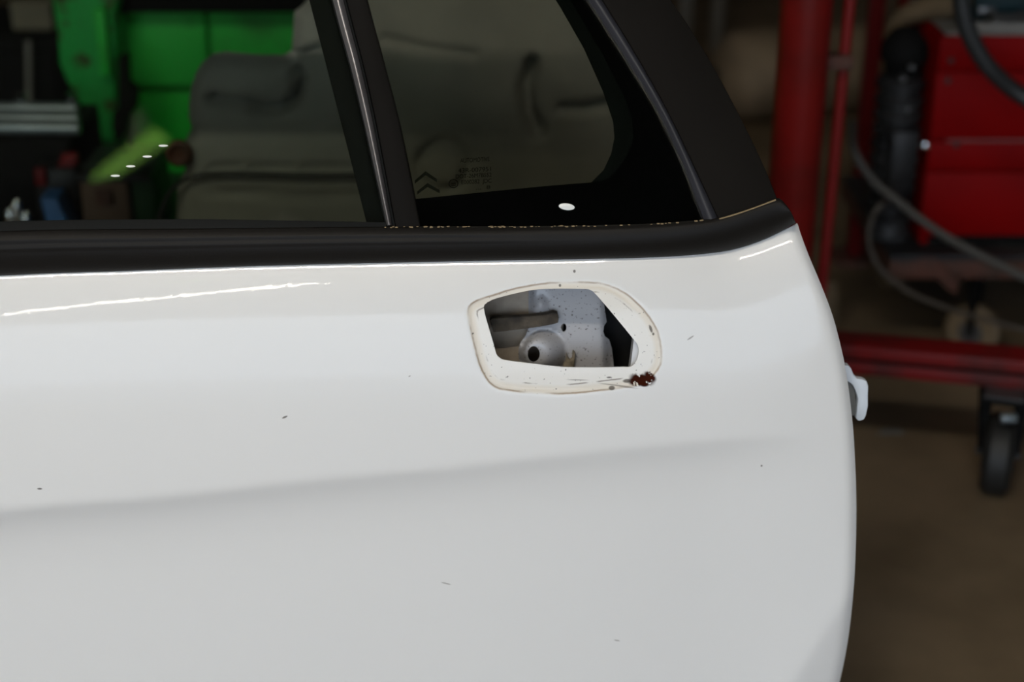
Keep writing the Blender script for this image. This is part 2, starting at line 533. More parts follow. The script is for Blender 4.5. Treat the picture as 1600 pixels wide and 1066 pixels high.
def paint_material():
    m = bpy.data.materials.new('white_car_paint')
    m.use_nodes = True
    nt = m.node_tree; L = nt.links; b = nt.nodes['Principled BSDF']
    b.inputs['Roughness'].default_value = .45
    b.inputs['Coat Roughness'].default_value = .02
    b.inputs['Coat IOR'].default_value = 1.5
    N = nt.nodes.new
    tc = N('ShaderNodeTexCoord')
    def noise(scale, detail=4):
        n = N('ShaderNodeTexNoise'); n.inputs['Scale'].default_value = scale; n.inputs['Detail'].default_value = detail
        L.new(tc.outputs['Object'], n.inputs['Vector']); return n.outputs['Fac']
    def math_(op, a, b_=None, clamp=False):
        n = N('ShaderNodeMath'); n.operation = op; n.use_clamp = clamp
        for k, v in enumerate((a, b_)):
            if v is None: continue
            if isinstance(v, (int, float)): n.inputs[k].default_value = v
            else: L.new(v, n.inputs[k])
        return n.outputs[0]
    def maprange(v, a, b_, c=0.0, d=1.0):
        n = N('ShaderNodeMapRange'); n.interpolation_type = 'SMOOTHSTEP'
        L.new(v, n.inputs[0])
        for k, q in zip((1, 2, 3, 4), (a, b_, c, d)): n.inputs[k].default_value = q
        return n.outputs[0]
    def band(v, c, w):
        return maprange(math_('ABSOLUTE', math_('SUBTRACT', v, c)), w, 0.0)
    def mix(fac, a, col):
        n = N('ShaderNodeMix'); n.data_type = 'RGBA'
        L.new(fac, n.inputs['Factor'])
        if isinstance(a, tuple): n.inputs['A'].default_value = (*a, 1)
        else: L.new(a, n.inputs['A'])
        n.inputs['B'].default_value = (*col, 1)
        return n.outputs['Result']
    ad = N('ShaderNodeAttribute'); ad.attribute_name = 'ring_distance'
    d = math_('ADD', ad.outputs['Fac'], math_('MULTIPLY', math_('SUBTRACT', noise(70), .5), 3.0))
    def blob(px, py, rad, sx=1.0, ang=0.0):
        """soft mask round a spot of the panel, in object space"""
        c = dp(px, py, H(px, py)) - door.location
        vm = N('ShaderNodeVectorMath'); vm.operation = 'SUBTRACT'
        L.new(tc.outputs['Object'], vm.inputs[0]); vm.inputs[1].default_value = c
        mp = N('ShaderNodeMapping'); mp.inputs['Rotation'].default_value = (0, ang, 0)
        L.new(vm.outputs[0], mp.inputs[0])
        sc = N('ShaderNodeVectorMath'); sc.operation = 'MULTIPLY'
        L.new(mp.outputs[0], sc.inputs[0]); sc.inputs[1].default_value = (1 / sx, .3, 1)
        ln = N('ShaderNodeVectorMath'); ln.operation = 'LENGTH'
        L.new(sc.outputs[0], ln.inputs[0])
        return maprange(ln.outputs['Value'], rad * MPX, rad * MPX * .55)
    c = mix(math_('MULTIPLY', maprange(d, 3, -3), .55), (.80, .80, .79), (.86, .82, .74))
    inb = math_('MULTIPLY', band(d, -6.5, 9.5), .6)
    c = mix(inb, c, (.72, .63, .49))
    n1 = maprange(noise(26), .3, .55)
    c = mix(math_('MULTIPLY', math_('MULTIPLY', band(d, -1, 2.6), n1), .95), c, (.36, .27, .18))
    n2 = maprange(noise(45), .46, .6)
    c = mix(math_('MULTIPLY', math_('MULTIPLY', band(d, -15, 1.8), n2), .9), c, (.20, .16, .12))
    # specks inside the gasket area
    sp = math_('MULTIPLY', maprange(noise(420, 1), .735, .77), maprange(d, 4, -2))
    c = mix(math_('MULTIPLY', sp, .85), c, (.10, .08, .06))
    # rust and grime spots
    dirt = [None]
    def soil(fac, k, col):
        nonlocal c
        f = math_('MULTIPLY', fac, k)
        dirt[0] = f if dirt[0] is None else math_('MAXIMUM', dirt[0], f)
        c = mix(f, c, col)
    rn = maprange(noise(150, 5), .36, .42)
    for (px, py, rad, sx, ang) in ((1003, 594, 11, 2.2, R(-14)), (995, 597, 9, 1.9, 0), (1016, 589, 8, 1.7, R(-38)), (1007, 600, 6, 1.5, 0)):
        soil(math_('MULTIPLY', blob(px, py, rad, sx, ang), rn), 1.0, (.040, .009, .005))
    for (px, py, rad, sx, ang) in ((980, 596.5, 4, 2.2, 0), (956, 607, 4, 1.6, 0), (897.5, 424, 2.6, 1, 0), (875, 447, 3.2, .8, 0), (1017, 515, 8, .35, R(20)), (1021, 523, 3, .8, 0),
                                   (739, 522, 2, 1, 0), (952, 591, 2, 3, 0), (869, 609, 1.6, 1.2, 0), (884, 579, 2, .7, 0), (1190, 728, 2, 1, 0), (62, 764, 2, 2.5, 0), (445, 652, 2, 3.0, R(25))):
        soil(blob(px, py, rad, sx, ang), .8, (.06, .05, .04))
    for (px, py, rad, sx, ang) in ((965, 603.5, 1.8, 22, R(-7.5)), (905, 595, 1.5, 18, R(-2)), (1079, 528, 1.6, 5, R(32)), (697, 912, 1.4, 7, R(-14)), (964, 1001, 1.4, 4.5, R(-12)), (640, 588, 1.2, 2, R(25))):
        soil(blob(px, py, rad, sx, ang), .6, (.14, .12, .10))
    L.new(c, b.inputs['Base Color'])
    L.new(math_('MULTIPLY', math_('SUBTRACT', 1.0, dirt[0], True), .42), b.inputs['Coat Weight'])
    L.new(math_('MULTIPLY', math_('SUBTRACT', 1.0, dirt[0], True), .5), b.inputs['Specular IOR Level'])
    bp = N('ShaderNodeBump'); bp.inputs['Strength'].default_value = .05; bp.inputs['Distance'].default_value = .002
    L.new(noise(90, 2), bp.inputs['Height'])
    L.new(bp.outputs['Normal'], b.inputs['Coat Normal'])
    return m
panel.data.materials.append(paint_material())

# ---- inner shell: edge walls and back sheet of the door
edge = [(-420, ytop(-420) + 6)] + [(x, ytop(x) + 6) for x in range(-380, 1230, 40)] + [(1240, ytop(1240) + 5)]
edge += [(xr(y) - 3, y) for y in range(370, 1490, 20)] + [(x, YBOT - 2) for x in range(1200, -400, -80)] + [(-420, y) for y in range(1480, 460, -60)]
fr = [dp(x, y, H(x, y) - .002) for x, y in edge]
cx_, cy_ = 500, 950
bk = []
for (x, y) in edge:
    k = .985
    bk.append(dp(cx_ + (x - cx_) * k, cy_ + (y - cy_) * k, -.125))
n = len(edge)
bv2, bf2 = cdt([(p[0], p[1]) for p in edge], [], [])
sv = fr + bk
sf = [(i, (i + 1) % n, n + (i + 1) % n, n + i) for i in range(n)]
sf += [tuple(n + k for k in t) for t in bf2] if len(bv2) == n else []
from_data('inner_shell', sv, sf, M['white_edge'], door, label='white folded edge and back sheet of the door')

# ---- what shows through the handle opening
def smat(px, py): return -.070
def hin(x, y):
    h = -.072
    lo, hi = 0.0, 1.6
    for _ in range(18):                       # skewed cone: small flat top round the bolt hole, wide foot
        t = (lo + hi) / 2
        if math.hypot(x - 838 - 11 * t, y - 552) > 15 + 20 * t: lo = t
        else: hi = t
    h += .024 * (1 - min(1, lo) ** 1.8)
    h -= .0025 * math.exp(-((lo - 1.08) / .07) ** 2)
    h += .006 * math.exp(-(((x - 845) / 8) ** 2 + ((y - 478) / 12) ** 2))
    h -= .010 * (1 - smooth(826, 836, x)) * (1 - smooth(494, 505, y))
    h -= .012 * smooth(938, 958, x)
    return h
def ell(cx, cy, a, b, n=20):
    return [(cx + a * math.cos(2 * math.pi * k / n), cy + b * math.sin(2 * math.pi * k / n)) for k in range(n)]
outl = [(826, 425), (935, 425), (943, 470), (948, 503), (944, 509), (942.5, 518), (945, 526), (952, 531), (956, 545), (960, 580), (964, 625), (815, 625)]
outl += [(848 + 38 * math.cos(R(a)), 552 - 38 * math.sin(R(a))) for a in range(215, 129, -8)] + [(826, 512)]
outl = resample(outl, 6)
hls = [ell(834, 553.5, 9.5, 12.5), ell(881, 512, 4.2, 6.6, 14)]
iv, it = cdt(outl, hls, lattice_in(outl, hls, 4, 2))
v3, f3 = thick([dp(x, y, hin(x, y)) for x, y in iv], it, ND, .0015)
from_data('inner_panel', v3, f3, M['inner_white'], door, smooth_shade=True, label='speckled white inner sheet with a pressed dome seen through the handle hole')
MB().prism([dp(x, y, -.084) for x, y in ((690, 425), (880, 425), (880, 625), (690, 625))], -ND * .0015).build('bay_sheet', M['beige'], door, label='grimy beige sheet deeper behind the foam strip')
cav = MB()
cav.prism([dp(x, y, -.112) for x, y in ((660, 410), (1100, 410), (1100, 640), (660, 640))], -ND * .003)  # black sheet closing the deep part of the door cavity
cav.build('cavity_sheet', M['dark_cavity'], door, label='black sheet deep in the door')
fo = MB()
fo.prism([dp(x, y, -.058) for x, y in ((765, 501), (769, 498), (830, 494), (856, 491), (864, 488), (871, 490), (873, 497), (872, 505), (862, 508), (832, 513), (790, 518), (771, 520))], -ND * .010, bevel=.0015)
fo.build('foam_strip', M['foam'], door, label='grey brown foam strip stuck to the inner sheet')
cl = MB()
cl.prism([dp(x, y, -.066) for x, y in ((879, 580), (880, 570), (884, 563), (885, 552), (888, 560), (891, 563), (894, 560), (895, 548), (899, 552), (898, 565), (897, 580))], -ND * .005, bevel=.0008)
cl.build('retaining_clip', M['clip'], door, label='beige forked plastic clip')
ef = MB()
ef.prism([dp(x, y, -.021) for x, y in ((984, 580), (987, 560), (990.5, 528), (1010, 520), (1012, 580))], -ND * .02)
ef.build('edge_flange', M['white_edge'], door, label='white flange behind the rear end of the hole')

# ---- door latch hook at the rear edge
hk = [(1316, 571), (1326, 571.5), (1330, 576), (1334, 586), (1339.5, 592), (1348.6, 593), (1354.5, 596.5), (1356.8, 604), (1356.3, 617.5), (1356.3, 634.6), (1353, 650.4), (1350, 656), (1345, 658), (1340.7, 657.6), (1337.5, 654), (1338.5, 645), (1339.4, 634.6), (1340.7, 624), (1338, 613.6), (1333, 603), (1328, 598), (1316, 592)]
MB().prism([dp(x, y, -.066) for x, y in hk], -ND * .010, bevel=.0012).build('latch_hook', M['latch_white'], door, label='small white plastic hook sticking out of the rear edge')
MB().prism([dp(x, y, -.072) for x, y in ((1310, 580), (1331, 580), (1336, 600), (1338, 650), (1310, 650))], -ND * .012, bevel=.001).build('latch_plate', M['grey_dusty'], door)

# ---- belt moulding
YT = fine([(-420, 384), (0, 363), (300, 359), (600, 356), (860, 355), (1000, 352), (1080, 347), (1115, 343), (1150, 334), (1212, 312), (1224, 315), (1236, 331), (1243, 347)], 6)
YB = fine([(-420, 455), (0, 431), (200, 423.5), (400, 416), (600, 411), (800, 407), (950, 404.5), (1050, 401), (1110, 396), (1150, 389), (1200, 372), (1243, 349)], 6)
PU = dp(800, 356, H(800, 404) + .004)
NU = norm_pitch(29.2)
def up(px, py, h=0.0):
    return plane_hit(px, py, PU, NU, h)
NS = 22
mv, mf = [], []
xs = list(range(-420, 1210, 15)) + [1212, 1218, 1224, 1230, 1236, 1240, 1243]
for x in xs:
    B = dp(x, interp(YB, x), H(x, ytop(x)) + .0015)
    T = up(x, interp(YT, x), .003)
    dep = min(1, (interp(YB, x) - interp(YT, x)) / 40)
    for k in range(NS + 1):
        s = k / NS
        b = .010 * math.sin(math.pi * s) ** .55 * dep
        g = .0016 * (math.exp(-((s - .84) / .035) ** 2) + .8 * math.exp(-((s - .66) / .035) ** 2)) * (1 - smooth(650, 950, x))
        mv.append(B.lerp(T, s) + ND * (b + g))
for a in range(len(xs) - 1):
    for k in range(NS):
        mf.append((a * (NS + 1) + k, (a + 1) * (NS + 1) + k, (a + 1) * (NS + 1) + k + 1, a * (NS + 1) + k + 1))
mv2, mf2 = thick(mv, mf, ND, .006)
from_data('belt_moulding', mv2, mf2, M['black_trim'], door, smooth_shade=True, label='black plastic belt moulding curving up at the rear')

# ---- window frame, glass, seals: line tables (pixel x at pixel y)
def edge_line(tab, y0, y1, n=14):
    return [(interp(tab, y0 + (y1 - y0) * k / n), y0 + (y1 - y0) * k / n) for k in range(n + 1)]
TOPI = -238                                       # inner edge of the roof frame
LG = fine([(-240, 421), (0, 483), (100, 509), (200, 535), (350, 573)])
LS0 = fine([(-240, 459), (0, 518), (100, 545), (200, 569), (350, 602)])
LS1 = fine([(-240, 483), (0, 541), (100, 567), (200, 589), (355, 618)])
LP = fine([(-240, 512), (0, 574), (100, 601), (200, 626), (355, 657)])
QS0 = fine([(-240, 735), (-120, 838), (0, 919), (91, 978), (169, 1025), (252, 1065), (350, 1102)])
QS1 = fine([(-240, 762), (-120, 862), (0, 941), (79, 990), (169, 1041), (252, 1081), (345, 1124)])
RP = fine([(-330, 640), (-240, 822), (-120, 958), (0, 1049), (35, 1073), (98, 1112), (173, 1152), (252, 1191), (316, 1217)])
def band(l0, l1, y0, y1a, y1b, off, th, m, name, bevel=.001, **kw):
    poly = edge_line(l0, y0, y1a) + edge_line(l1, y0, y1b)[::-1]
    return MB().prism([up(x, y, off) for x, y in poly], -NU * th, bevel=bevel).build(name, m, door, **kw)
band(LG, LS0, TOPI, 352, 352, -.030, .012, M['rubber'], 'window_run_channel', label='black rubber channel at the edge of the main window')
band(LS1, LP, TOPI - 20, 360, 362, .000, .040, M['pillar'], 'divider_pillar', bevel=.002, label='dark satin pillar between the two windows')
# a rounded bright strip down the front of the divider pillar
def strip_tube(l0, l1, y0, y1, off, rdepth, m, name, **kw):
    vv, ff = [], []
    n, k = 24, 9
    for a in range(n + 1):
        y = y0 + (y1 - y0) * a / n
        p, q = up(interp(l0, y), y, off), up(interp(l1, y), y, off)
        for b in range(k + 1):
            s = b / k
            vv.append(p.lerp(q, s) + NU * rdepth * math.sin(math.pi * s))
    for a in range(n):
        for b in range(k):
            ff.append((a * (k + 1) + b, a * (k + 1) + b + 1, (a + 1) * (k + 1) + b + 1, (a + 1) * (k + 1) + b))
    v_, f_ = thick(vv, ff, NU, .012)
    return from_data(name, v_, f_, m, door, smooth_shade=True, **kw)
LSa = [(y, x + 2) for y, x in LS0]
LSb = [(y, x - 5) for y, x in LS1]
strip_tube(LSa, LSb, TOPI - 10, 353, -.002, .005, M['strip'], 'divider_strip', label='shiny grey strip down the divider pillar')
band(LS0, LS1, TOPI - 15, 356, 358, -.006, .02, M['rubber'], 'divider_gasket')
band(QS1, RP, -330, 347, 317, .000, .040, M['matte_trim'], 'rear_pillar_trim', bevel=.002, label='matte brown black trim on the rear pillar')
strip_tube(QS0, QS1, TOPI - 2, 350, -.004, .005, M['grey_rubber'], 'quarter_glass_seal', label='grey rubber seal along the rear of the small window')
# roof frame
ro = [(-420, -262), (452, -250), (640, -246), (735, -240), (762, -240), (822, -240)]
ro2 = [(640, -330), (450, -346), (200, -352), (-420, -356)]
MB().prism([up(x, y, .002) for x, y in ro + [(800, -262), (720, -300)] + ro2], -NU * .045, bevel=.002).build('roof_frame', M['matte_trim'], door)
MB().prism([up(x, y, .001) for x, y in ((-420, -262), (-360, -262), (-340, 400), (-420, 400))], -NU * .045, bevel=.002).build('front_frame', M['matte_trim'], door)
# waist seal below the main glass
ws = [(x, interp(YT, x) - 17 + max(0, (x - 300) / 300) * 8) for x in range(-400, 606, 40)] + [(604, 348)]
MB().prism([up(x, y, -.002) for x, y in ws + [(604, 372)] + [(x, interp(YT, x) + 14) for x in range(560, -401, -60)]], -NU * .012, bevel=.001).build('waist_seal', M['rubber'], door, label='black rubber waist seal under the main window')
# glass
MB().prism([up(x, y, -.018) for x, y in [(-400, TOPI - 8)] + [(-380, 390)] + edge_line(LS0, 366, TOPI - 8)], -NU * .0035).build('main_window_glass', M['glass'], door, label='green tinted main window glass')
MB().prism([up(x, y, -.010) for x, y in edge_line([(y, x - 4) for y, x in LP], TOPI - 4, 362) + edge_line([(y, x + 4) for y, x in QS0], 362, TOPI - 4)], -NU * .0035).build('quarter_glass', M['dark_glass'], door, label='dark tinted small rear window glass with a black border')
qg = door.children[-1]
inner_top = (840, -60)
CLR = closed_spline([(500, -300), (640, -215), (760, -150), (832, -60), (876, 12), (912, 75), (945, 142), (972, 195), (980, 225), (976, 250), (955, 277), (938, 283.5), (850, 291), (750, 301), (647, 310.5), (620, 200)], 1)
BAND = [(500, -300), (650, -228), (775, -160), (852, -62), (897, 10), (940, 82), (978, 157), (988, 190), (990, 215), (980, 243), (962, 268), (946, 281.5), (925, 285), (850, 291), (750, 301), (647, 310.5), (620, 200)]
def frame_prism(outer, hole, off, th, m, name, **kw):
    o, h = resample(outer, 25), resample(hole, 12)
    v, f = cdt(o, [h], [])
    a, b = thick([up(x, y, off) for x, y in v], f, NU, th)
    return from_data(name, a, b, m, qg, **kw)
LPx = [(y, x - 3) for y, x in LP]
QSx = [(y, x + 3) for y, x in QS0]
outer = edge_line(LPx, TOPI - 2, 360) + edge_line(QSx, 360, TOPI - 2)
hole_l = edge_line(LPx, -215, 311)
hole_l = [(x + 3.5, y) for x, y in hole_l]
hole_r = [(946, 281.5), (962, 268), (980, 243), (990, 215), (988, 190), (978, 157), (940, 82), (897, 10), (852, -62), (775, -160), (700, -212)]
frame_prism(outer, hole_l + [(750, 301), (850, 291), (925, 285)] + hole_r, -.0138, .001, M['frit'], 'black_border_print', label='black ceramic border of the small window')
# opaque teal black inner band along the rear of the small window
bo = [(925, 285), (946, 281.5), (962, 268), (980, 243), (990, 215), (988, 190), (978, 157), (940, 82), (897, 10), (852, -62), (775, -160)]
bi = [(758, -150), (830, -60), (876, 12), (912, 75), (942, 142), (958, 190), (960, 215), (955, 240), (943, 266), (925, 284)]
MB().prism([up(x, y, -.0140) for x, y in bo + bi], -NU * .001).build('inner_border_band', M['teal_band'], qg, label='teal black band along the inside of the border')

# ---- print on the small window
def text_part(txt, x0, y0, hpx, wpx, slope, name):
    cu = bpy.data.curves.new(name, 'FONT')
    cu.body = txt
    tmp = bpy.data.objects.new(name, cu)
    COL.objects.link(tmp)
    dg = bpy.context.evaluated_depsgraph_get()
    me = bpy.data.meshes.new_from_object(tmp.evaluated_get(dg))
    bpy.data.objects.remove(tmp)
    xs_ = [v.co.x for v in me.vertices]; ys_ = [v.co.y for v in me.vertices]
    kx = wpx / (max(xs_) - min(xs_)); ky = hpx / .72
    O = origin_of(qg)
    for v in me.vertices:
        px = x0 + (v.co.x - min(xs_)) * kx
        py = y0 - v.co.y * ky + slope * (px - x0)
        v.co = up(px, py, -.01365) - O
    link(name, me, M['print'], qg)
SLP = -.055
text_part('AUTOMOTIVE', 719, 254.5, 7, 46, SLP, 'glass_lettering')
text_part('43R-007951', 716, 270, 7, 51, SLP, 'glass_lettering')
text_part('DOT-26M7BS52', 712, 279, 6.5, 56, SLP, 'glass_lettering')
text_part('E000282  JDC', 721, 288, 6.5, 47, SLP, 'glass_lettering')
text_part('...  8', 744, 296.5, 6, 22, SLP, 'glass_lettering')
def chevron(a, p, b, t, name):
    poly = [a, p, b, (b[0], b[1] + t), (p[0], p[1] + t * 1.25), (a[0], a[1] + t)]
    MB().prism([up(x, y, -.0136) for x, y in poly], -NU * .0003).build(name, M['faint_print'], qg)
chevron((648, 282), (665, 267.5), (683, 280), 5, 'chevron_mark')
chevron((652, 299), (668, 286), (687, 297), 5, 'chevron_mark')
rg = MB()
rg.tube([up(x, y, -.0137) for x, y in ell(708.5, 287, 7, 6.5, 24) + [(715.5, 287)]], .0004, 6)
rg.tube([up(705, 287, -.0137), up(712, 286.5, -.0137)], .0004, 6); rg.tube([up(705, 290, -.0137), up(712, 289.5, -.0137)], .0004, 6)
rg.build('round_mark', M['print'], qg)

# lamp reflections in the glass, modelled as small white shapes
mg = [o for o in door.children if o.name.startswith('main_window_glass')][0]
def glint(px, py, a, b, par, off, tilt=0.0):
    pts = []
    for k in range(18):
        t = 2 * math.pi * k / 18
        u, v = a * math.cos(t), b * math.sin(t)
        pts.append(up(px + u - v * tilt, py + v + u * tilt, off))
    MB().prism(pts, -NU * .0006, bevel=.0002).build('painted_glint', M['glint'], par, label='small white fleck shape for a lamp reflection on the glass')
glint(885.5, 323, 12.5, 5.2, qg, -.0094, .12)
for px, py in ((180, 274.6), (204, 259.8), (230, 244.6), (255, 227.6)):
    glint(px, py, 7.5, 1.7, mg, -.0174)
# ---- dust and flakes along the trim
du = MB()
for k in range(70):
    x = 600 + 510 * random.random()
    p = up(x, interp(YT, x) - 1.2 + random.uniform(-.6, .6), .0035)
    du.box(p - Vector((.0012, .0006, .0004)) * random.uniform(.5, 1.6), p + Vector((.0012, .0006, .0004)) * random.uniform(.4, 1.2))
du.build('dust_flakes', M['dust'], door, kind='stuff')
MB().tube([up(x, y - 2.5, .0035) for x, y in ((1124, 345), (1150, 337.5), (1182, 326.5), (1212, 315))], .0009, 6).build('dust_line', M['dust'], door, label='line of pale dust along the top of the moulding')

# ================================================================== behind the windows
# grey moulded panel standing behind the door
YG = 2.2
GN = Vector((0, -1, 0))
gout = [(470, -110), (468, -50), (481, 0), (470, 14), (457, 24), (455, 60), (453, 86), (440, 92), (400, 91), (350, 87), (330, 90), (313, 102), (302, 120), (295, 142), (291, 170), (291, 190), (296, 206), (288, 222), (280, 240), (281, 256), (286, 270), (280, 284), (274, 300), (272, 345), (268, 450)]
zb = 533 + 2520 * math.tan(math.atan(1.28 / YG) - PITCH)
gout = [(x, y) for x, y in gout] + [(262, zb - 2), (980, zb - 2), (1006, 400), (1012, 0), (1000, -110)]
gr1 = [(330, 156), (352, 161), (385, 163), (415, 173), (440, 170), (457, 158), (468, 140), (470, 125), (462, 112)]
gr2 = [(318, 298), (380, 303), (460, 307), (600, 305)]
gr3 = [(330, 262), (372, 262)]
gr3b = [(395, 262), (455, 263)]
gr3c = [(475, 263), (560, 262)]
gr4 = [(455, 92), (480, 84), (505, 75)]
gr5 = [(832, 100), (822, 140), (826, 175), (840, 205)]
gr6 = [(880, 165), (915, 168), (950, 162)]
gr7 = [(600, 62), (660, 78), (740, 88)]
ring2 = ell(692, 262, 40, 40, 24)
def hg(x, y):
    h = 0
    for ln, w, a in ((gr1, 8, .034), (gr2, 4, .007), (gr3, 5, .006), (gr3b, 5, .006), (gr3c, 5, .006), (gr4, 7, .012), (gr5, 11, .028), (gr6, 8, .020), (gr7, 8, .007)):
        d = line_dist(x, y, ln)
        if d < 4 * w: h -= 1.7 * a * math.exp(-(d / (.85 * w)) ** 2)
    d = abs(math.hypot(x - 692, y - 262) - 38)
    if d < 30: h -= .016 * math.exp(-(d / 7) ** 2)
    h += .012 * math.exp(-(((x - 400) / 70) ** 2 + ((y - 125) / 35) ** 2))
    h += .018 * math.exp(-(((x - 890) / 45) ** 2 + ((y - 130) / 60) ** 2))
    dd = min(seg_dist(x, y, gout[i - 1], gout[i]) for i in range(len(gout)))
    if dd < 26: h -= .020 * (1 - dd / 26) ** 2
    return h
go = resample(gout, 9)
glat = [p for p in lattice_in(go, [], 8, 4) if p[1] < 420]
gv, gf = cdt(go, [], glat)
gv3 = []
for x, y in gv:
    p = at(x, y, YG); h = hg(x, y) if y < 430 else 0
    gv3.append(p + GN * h)
a_, b_ = thick(gv3, gf, GN, .006)
gp_ = thing('moulded_panel', (at(640, 533, YG).x, YG, 0), 'large grey moulded panel with pressed grooves standing behind the car door', 'panel')
from_data('moulded_sheet', a_, b_, M['grey_mould'], gp_, smooth_shade=True)
MB().tube(spline([at(x, y, YG - .012) for x, y in ((240, 380), (250, 338), (262, 306), (278, 288), (300, 277), (330, 271), (400, 271), (480, 273), (570, 272))], 6), .0032, 10).build('edge_cord', M['cord'], gp_, label='black cord clipped along the lower ridge')
gm = MB()
gm.lathe(at(281, 238, YG - .004), (0, -1, 0), [(.019, 0), (.019, .008), (.014, .012), (.010, .008), (.008, .004)])
gm.build('grommet', M['rust'], gp_, label='reddish brown round grommet at the left edge')

# green machine
YM = 2.95
gx = lambda px, Y=YM: at(px, 180, Y).x
zz = lambda py, Y=YM: at(800, py, Y).z
gmx = thing('green_machine', (gx(330), YM + .15, 0), 'green painted steel machine seen through the main window', 'machine')
gl_, gr_ = gx(199), gx(760)
MB().box((gl_, YM, zz(134)), (gx(331), YM + .05, zz(14)), bevel=.004).build('upper_plate', M['green'], gmx)
MB().box((gx(336), YM + .004, zz(134)), (gr_, YM + .05, zz(16)), bevel=.004).build('upper_plate', M['green'], gmx)
MB().box((gl_, YM + .03, 0), (gr_, YM + .08, zz(139)), bevel=.004).build('lower_plate', M['green2'], gmx, label='brighter green lower plate')
MB().box((gx(70), YM + .16, 0), (gr_, YM + .5, 1.05), bevel=.01).build('dark_gap_backing', M['black_matte'], gmx, label='black backing painting the dark gap behind the green plates')  # black backing puts the dark of the gap behind the plates
MB().box((gx(186), YM - .05, zz(12)), (gr_, YM + .2, zz(-60)), bevel=.01).build('top_shade_band', M['black_matte'], gmx, label='black band painting the shade over the green plates')  # black box paints the machine's shaded top edge
col = [(70, -90), (82, 0), (90, 55), (93, 100), (106, 130), (122, 152), (126, 172), (128, 210), (132, 238), (150, 262), (172, 262), (180, 235), (178, 205), (178, 178), (179, 120), (181, 70), (178, 20), (184, 0), (184, -90)]
MB().prism([at(x, y, YM - .10) for x, y in col], Vector((0, .22, 0)), bevel=.004).build('side_arm', M['green_dull'], gmx, label='chipped green arm tapering downwards')
MB().box((gx(164, YM - .12), YM - .125, zz(118, YM - .12)), (gx(180, YM - .12), YM - .09, zz(14, YM - .12)), bevel=.003).build('arm_flange', M['green'], gmx)
MB().box((gx(183, YM - .05), YM - .06, zz(56, YM - .05)), (gx(190, YM - .05), YM - .03, zz(22, YM - .05)), bevel=.002).build('hinge', M['grey_dusty'], gmx)

MB().prism([at(x, y, YM - .13) for x, y in ((185, 92), (193, 92), (196, 135), (209, 146), (207, 176), (195, 182), (191, 214), (182, 226), (174, 200), (176, 178), (185, 168))], Vector((0, .05, 0)), bevel=.002).build('dark_gap_shape', M['black_matte'], gmx, label='black shape painting the dark gap between arm and plates')  # black prism stands in for the shade in the gap
# low dark bench with the things on it
YBn = 2.35
zt = .37
xb0, xb1 = at(-260, 300, 2.5).x, at(262, 300, 2.5).x
be = thing('work_bench', ((xb0 + xb1) / 2, 2.55, 0), 'low black work bench under the clutter left of the grey panel', 'bench')
MB().box((xb0, YBn, zt - .03), (xb1, 2.80, zt), bevel=.004).build('bench_top', M['black'], be)
for X in (xb0 + .03, xb1 - .03):
    for Yy in (YBn + .03, 2.77):
        MB().box((X - .02, Yy - .02, 0), (X + .02, Yy + .02, zt - .03)).build('leg', M['black'], be)
def zat(py, Y): return at(800, py, Y).z
def xat(px, py, Y): return at(px, py, Y).x
# dark wooden box
bx = thing('storage_box', (xat(180, 320, 2.46), 2.52, zt), 'dark brown box with a green side standing on the bench beside the green machine', 'box')
x0, x1, x2 = xat(127, 310, 2.45), xat(200, 310, 2.45), xat(236, 310, 2.45)
MB().box((x0, 2.45, zt), (x1, 2.60, zat(282, 2.45)), bevel=.003).build('box_front', M['wood'], bx)
MB().box((x1, 2.47, zt), (x2, 2.60, zat(280, 2.45)), bevel=.003).build('box_end', M['dark_green'], bx, label='dark green end section')
MB().box((x0 - .004, 2.44, zat(282, 2.45)), (x2 + .002, 2.61, zat(272, 2.45)), bevel=.003).build('lid', M['black'], bx)
MB().box((xat(150, 320, 2.44), 2.441, zat(318, 2.45)), (xat(176, 320, 2.44), 2.45, zat(296, 2.45)), bevel=.001).build('label_plate', M['rust'], bx)
# blue tub
bl = MB()
xa, xc = xat(70, 320, 2.42), xat(118, 320, 2.42)
zb_, zt_ = zt, zat(304, 2.42)
bl.prism([(xa, 2.40, zt_), (xat(95, 320, 2.42), 2.40, zt_), (xc + .004, 2.40, zb_), (xat(80, 320, 2.42), 2.40, zb_)], Vector((0, .05, 0)), bevel=.003)
rebase(tag(bl.build('plastic_tub', M['blue']), 'small blue plastic tub on the bench left of the dark box', 'tub'), (xat(95, 320, 2.42), 2.425, zt))
# red power tool lying behind
rt = thing('power_tool', (xat(96, 280, 2.495), 2.495, zt), 'dark red tool with a black body lying on the bench behind the blue tub', 'tool')
MB().box((xat(52, 280, 2.47), 2.47, zt), (xat(121, 280, 2.47), 2.522, zat(264, 2.47)), bevel=.008).build('tool_body', M['black'], rt)
MB().cyl(at(98, 250, 2.495), at(122, 247, 2.495), .011, bevel=.002).build('motor_barrel', M['dark_red'], rt)
MB().box((xat(54, 268, 2.466), 2.460, zat(290, 2.466)), (xat(72, 268, 2.466), 2.475, zat(262, 2.466)), bevel=.003).build('trigger_guard', M['dark_red'], rt)
MB().box((xat(92, 258, 2.49), 2.48, zat(266, 2.49)), (xat(118, 258, 2.49), 2.51, zat(252, 2.49)), bevel=.003).build('tool_neck', M['dark_red'], rt)
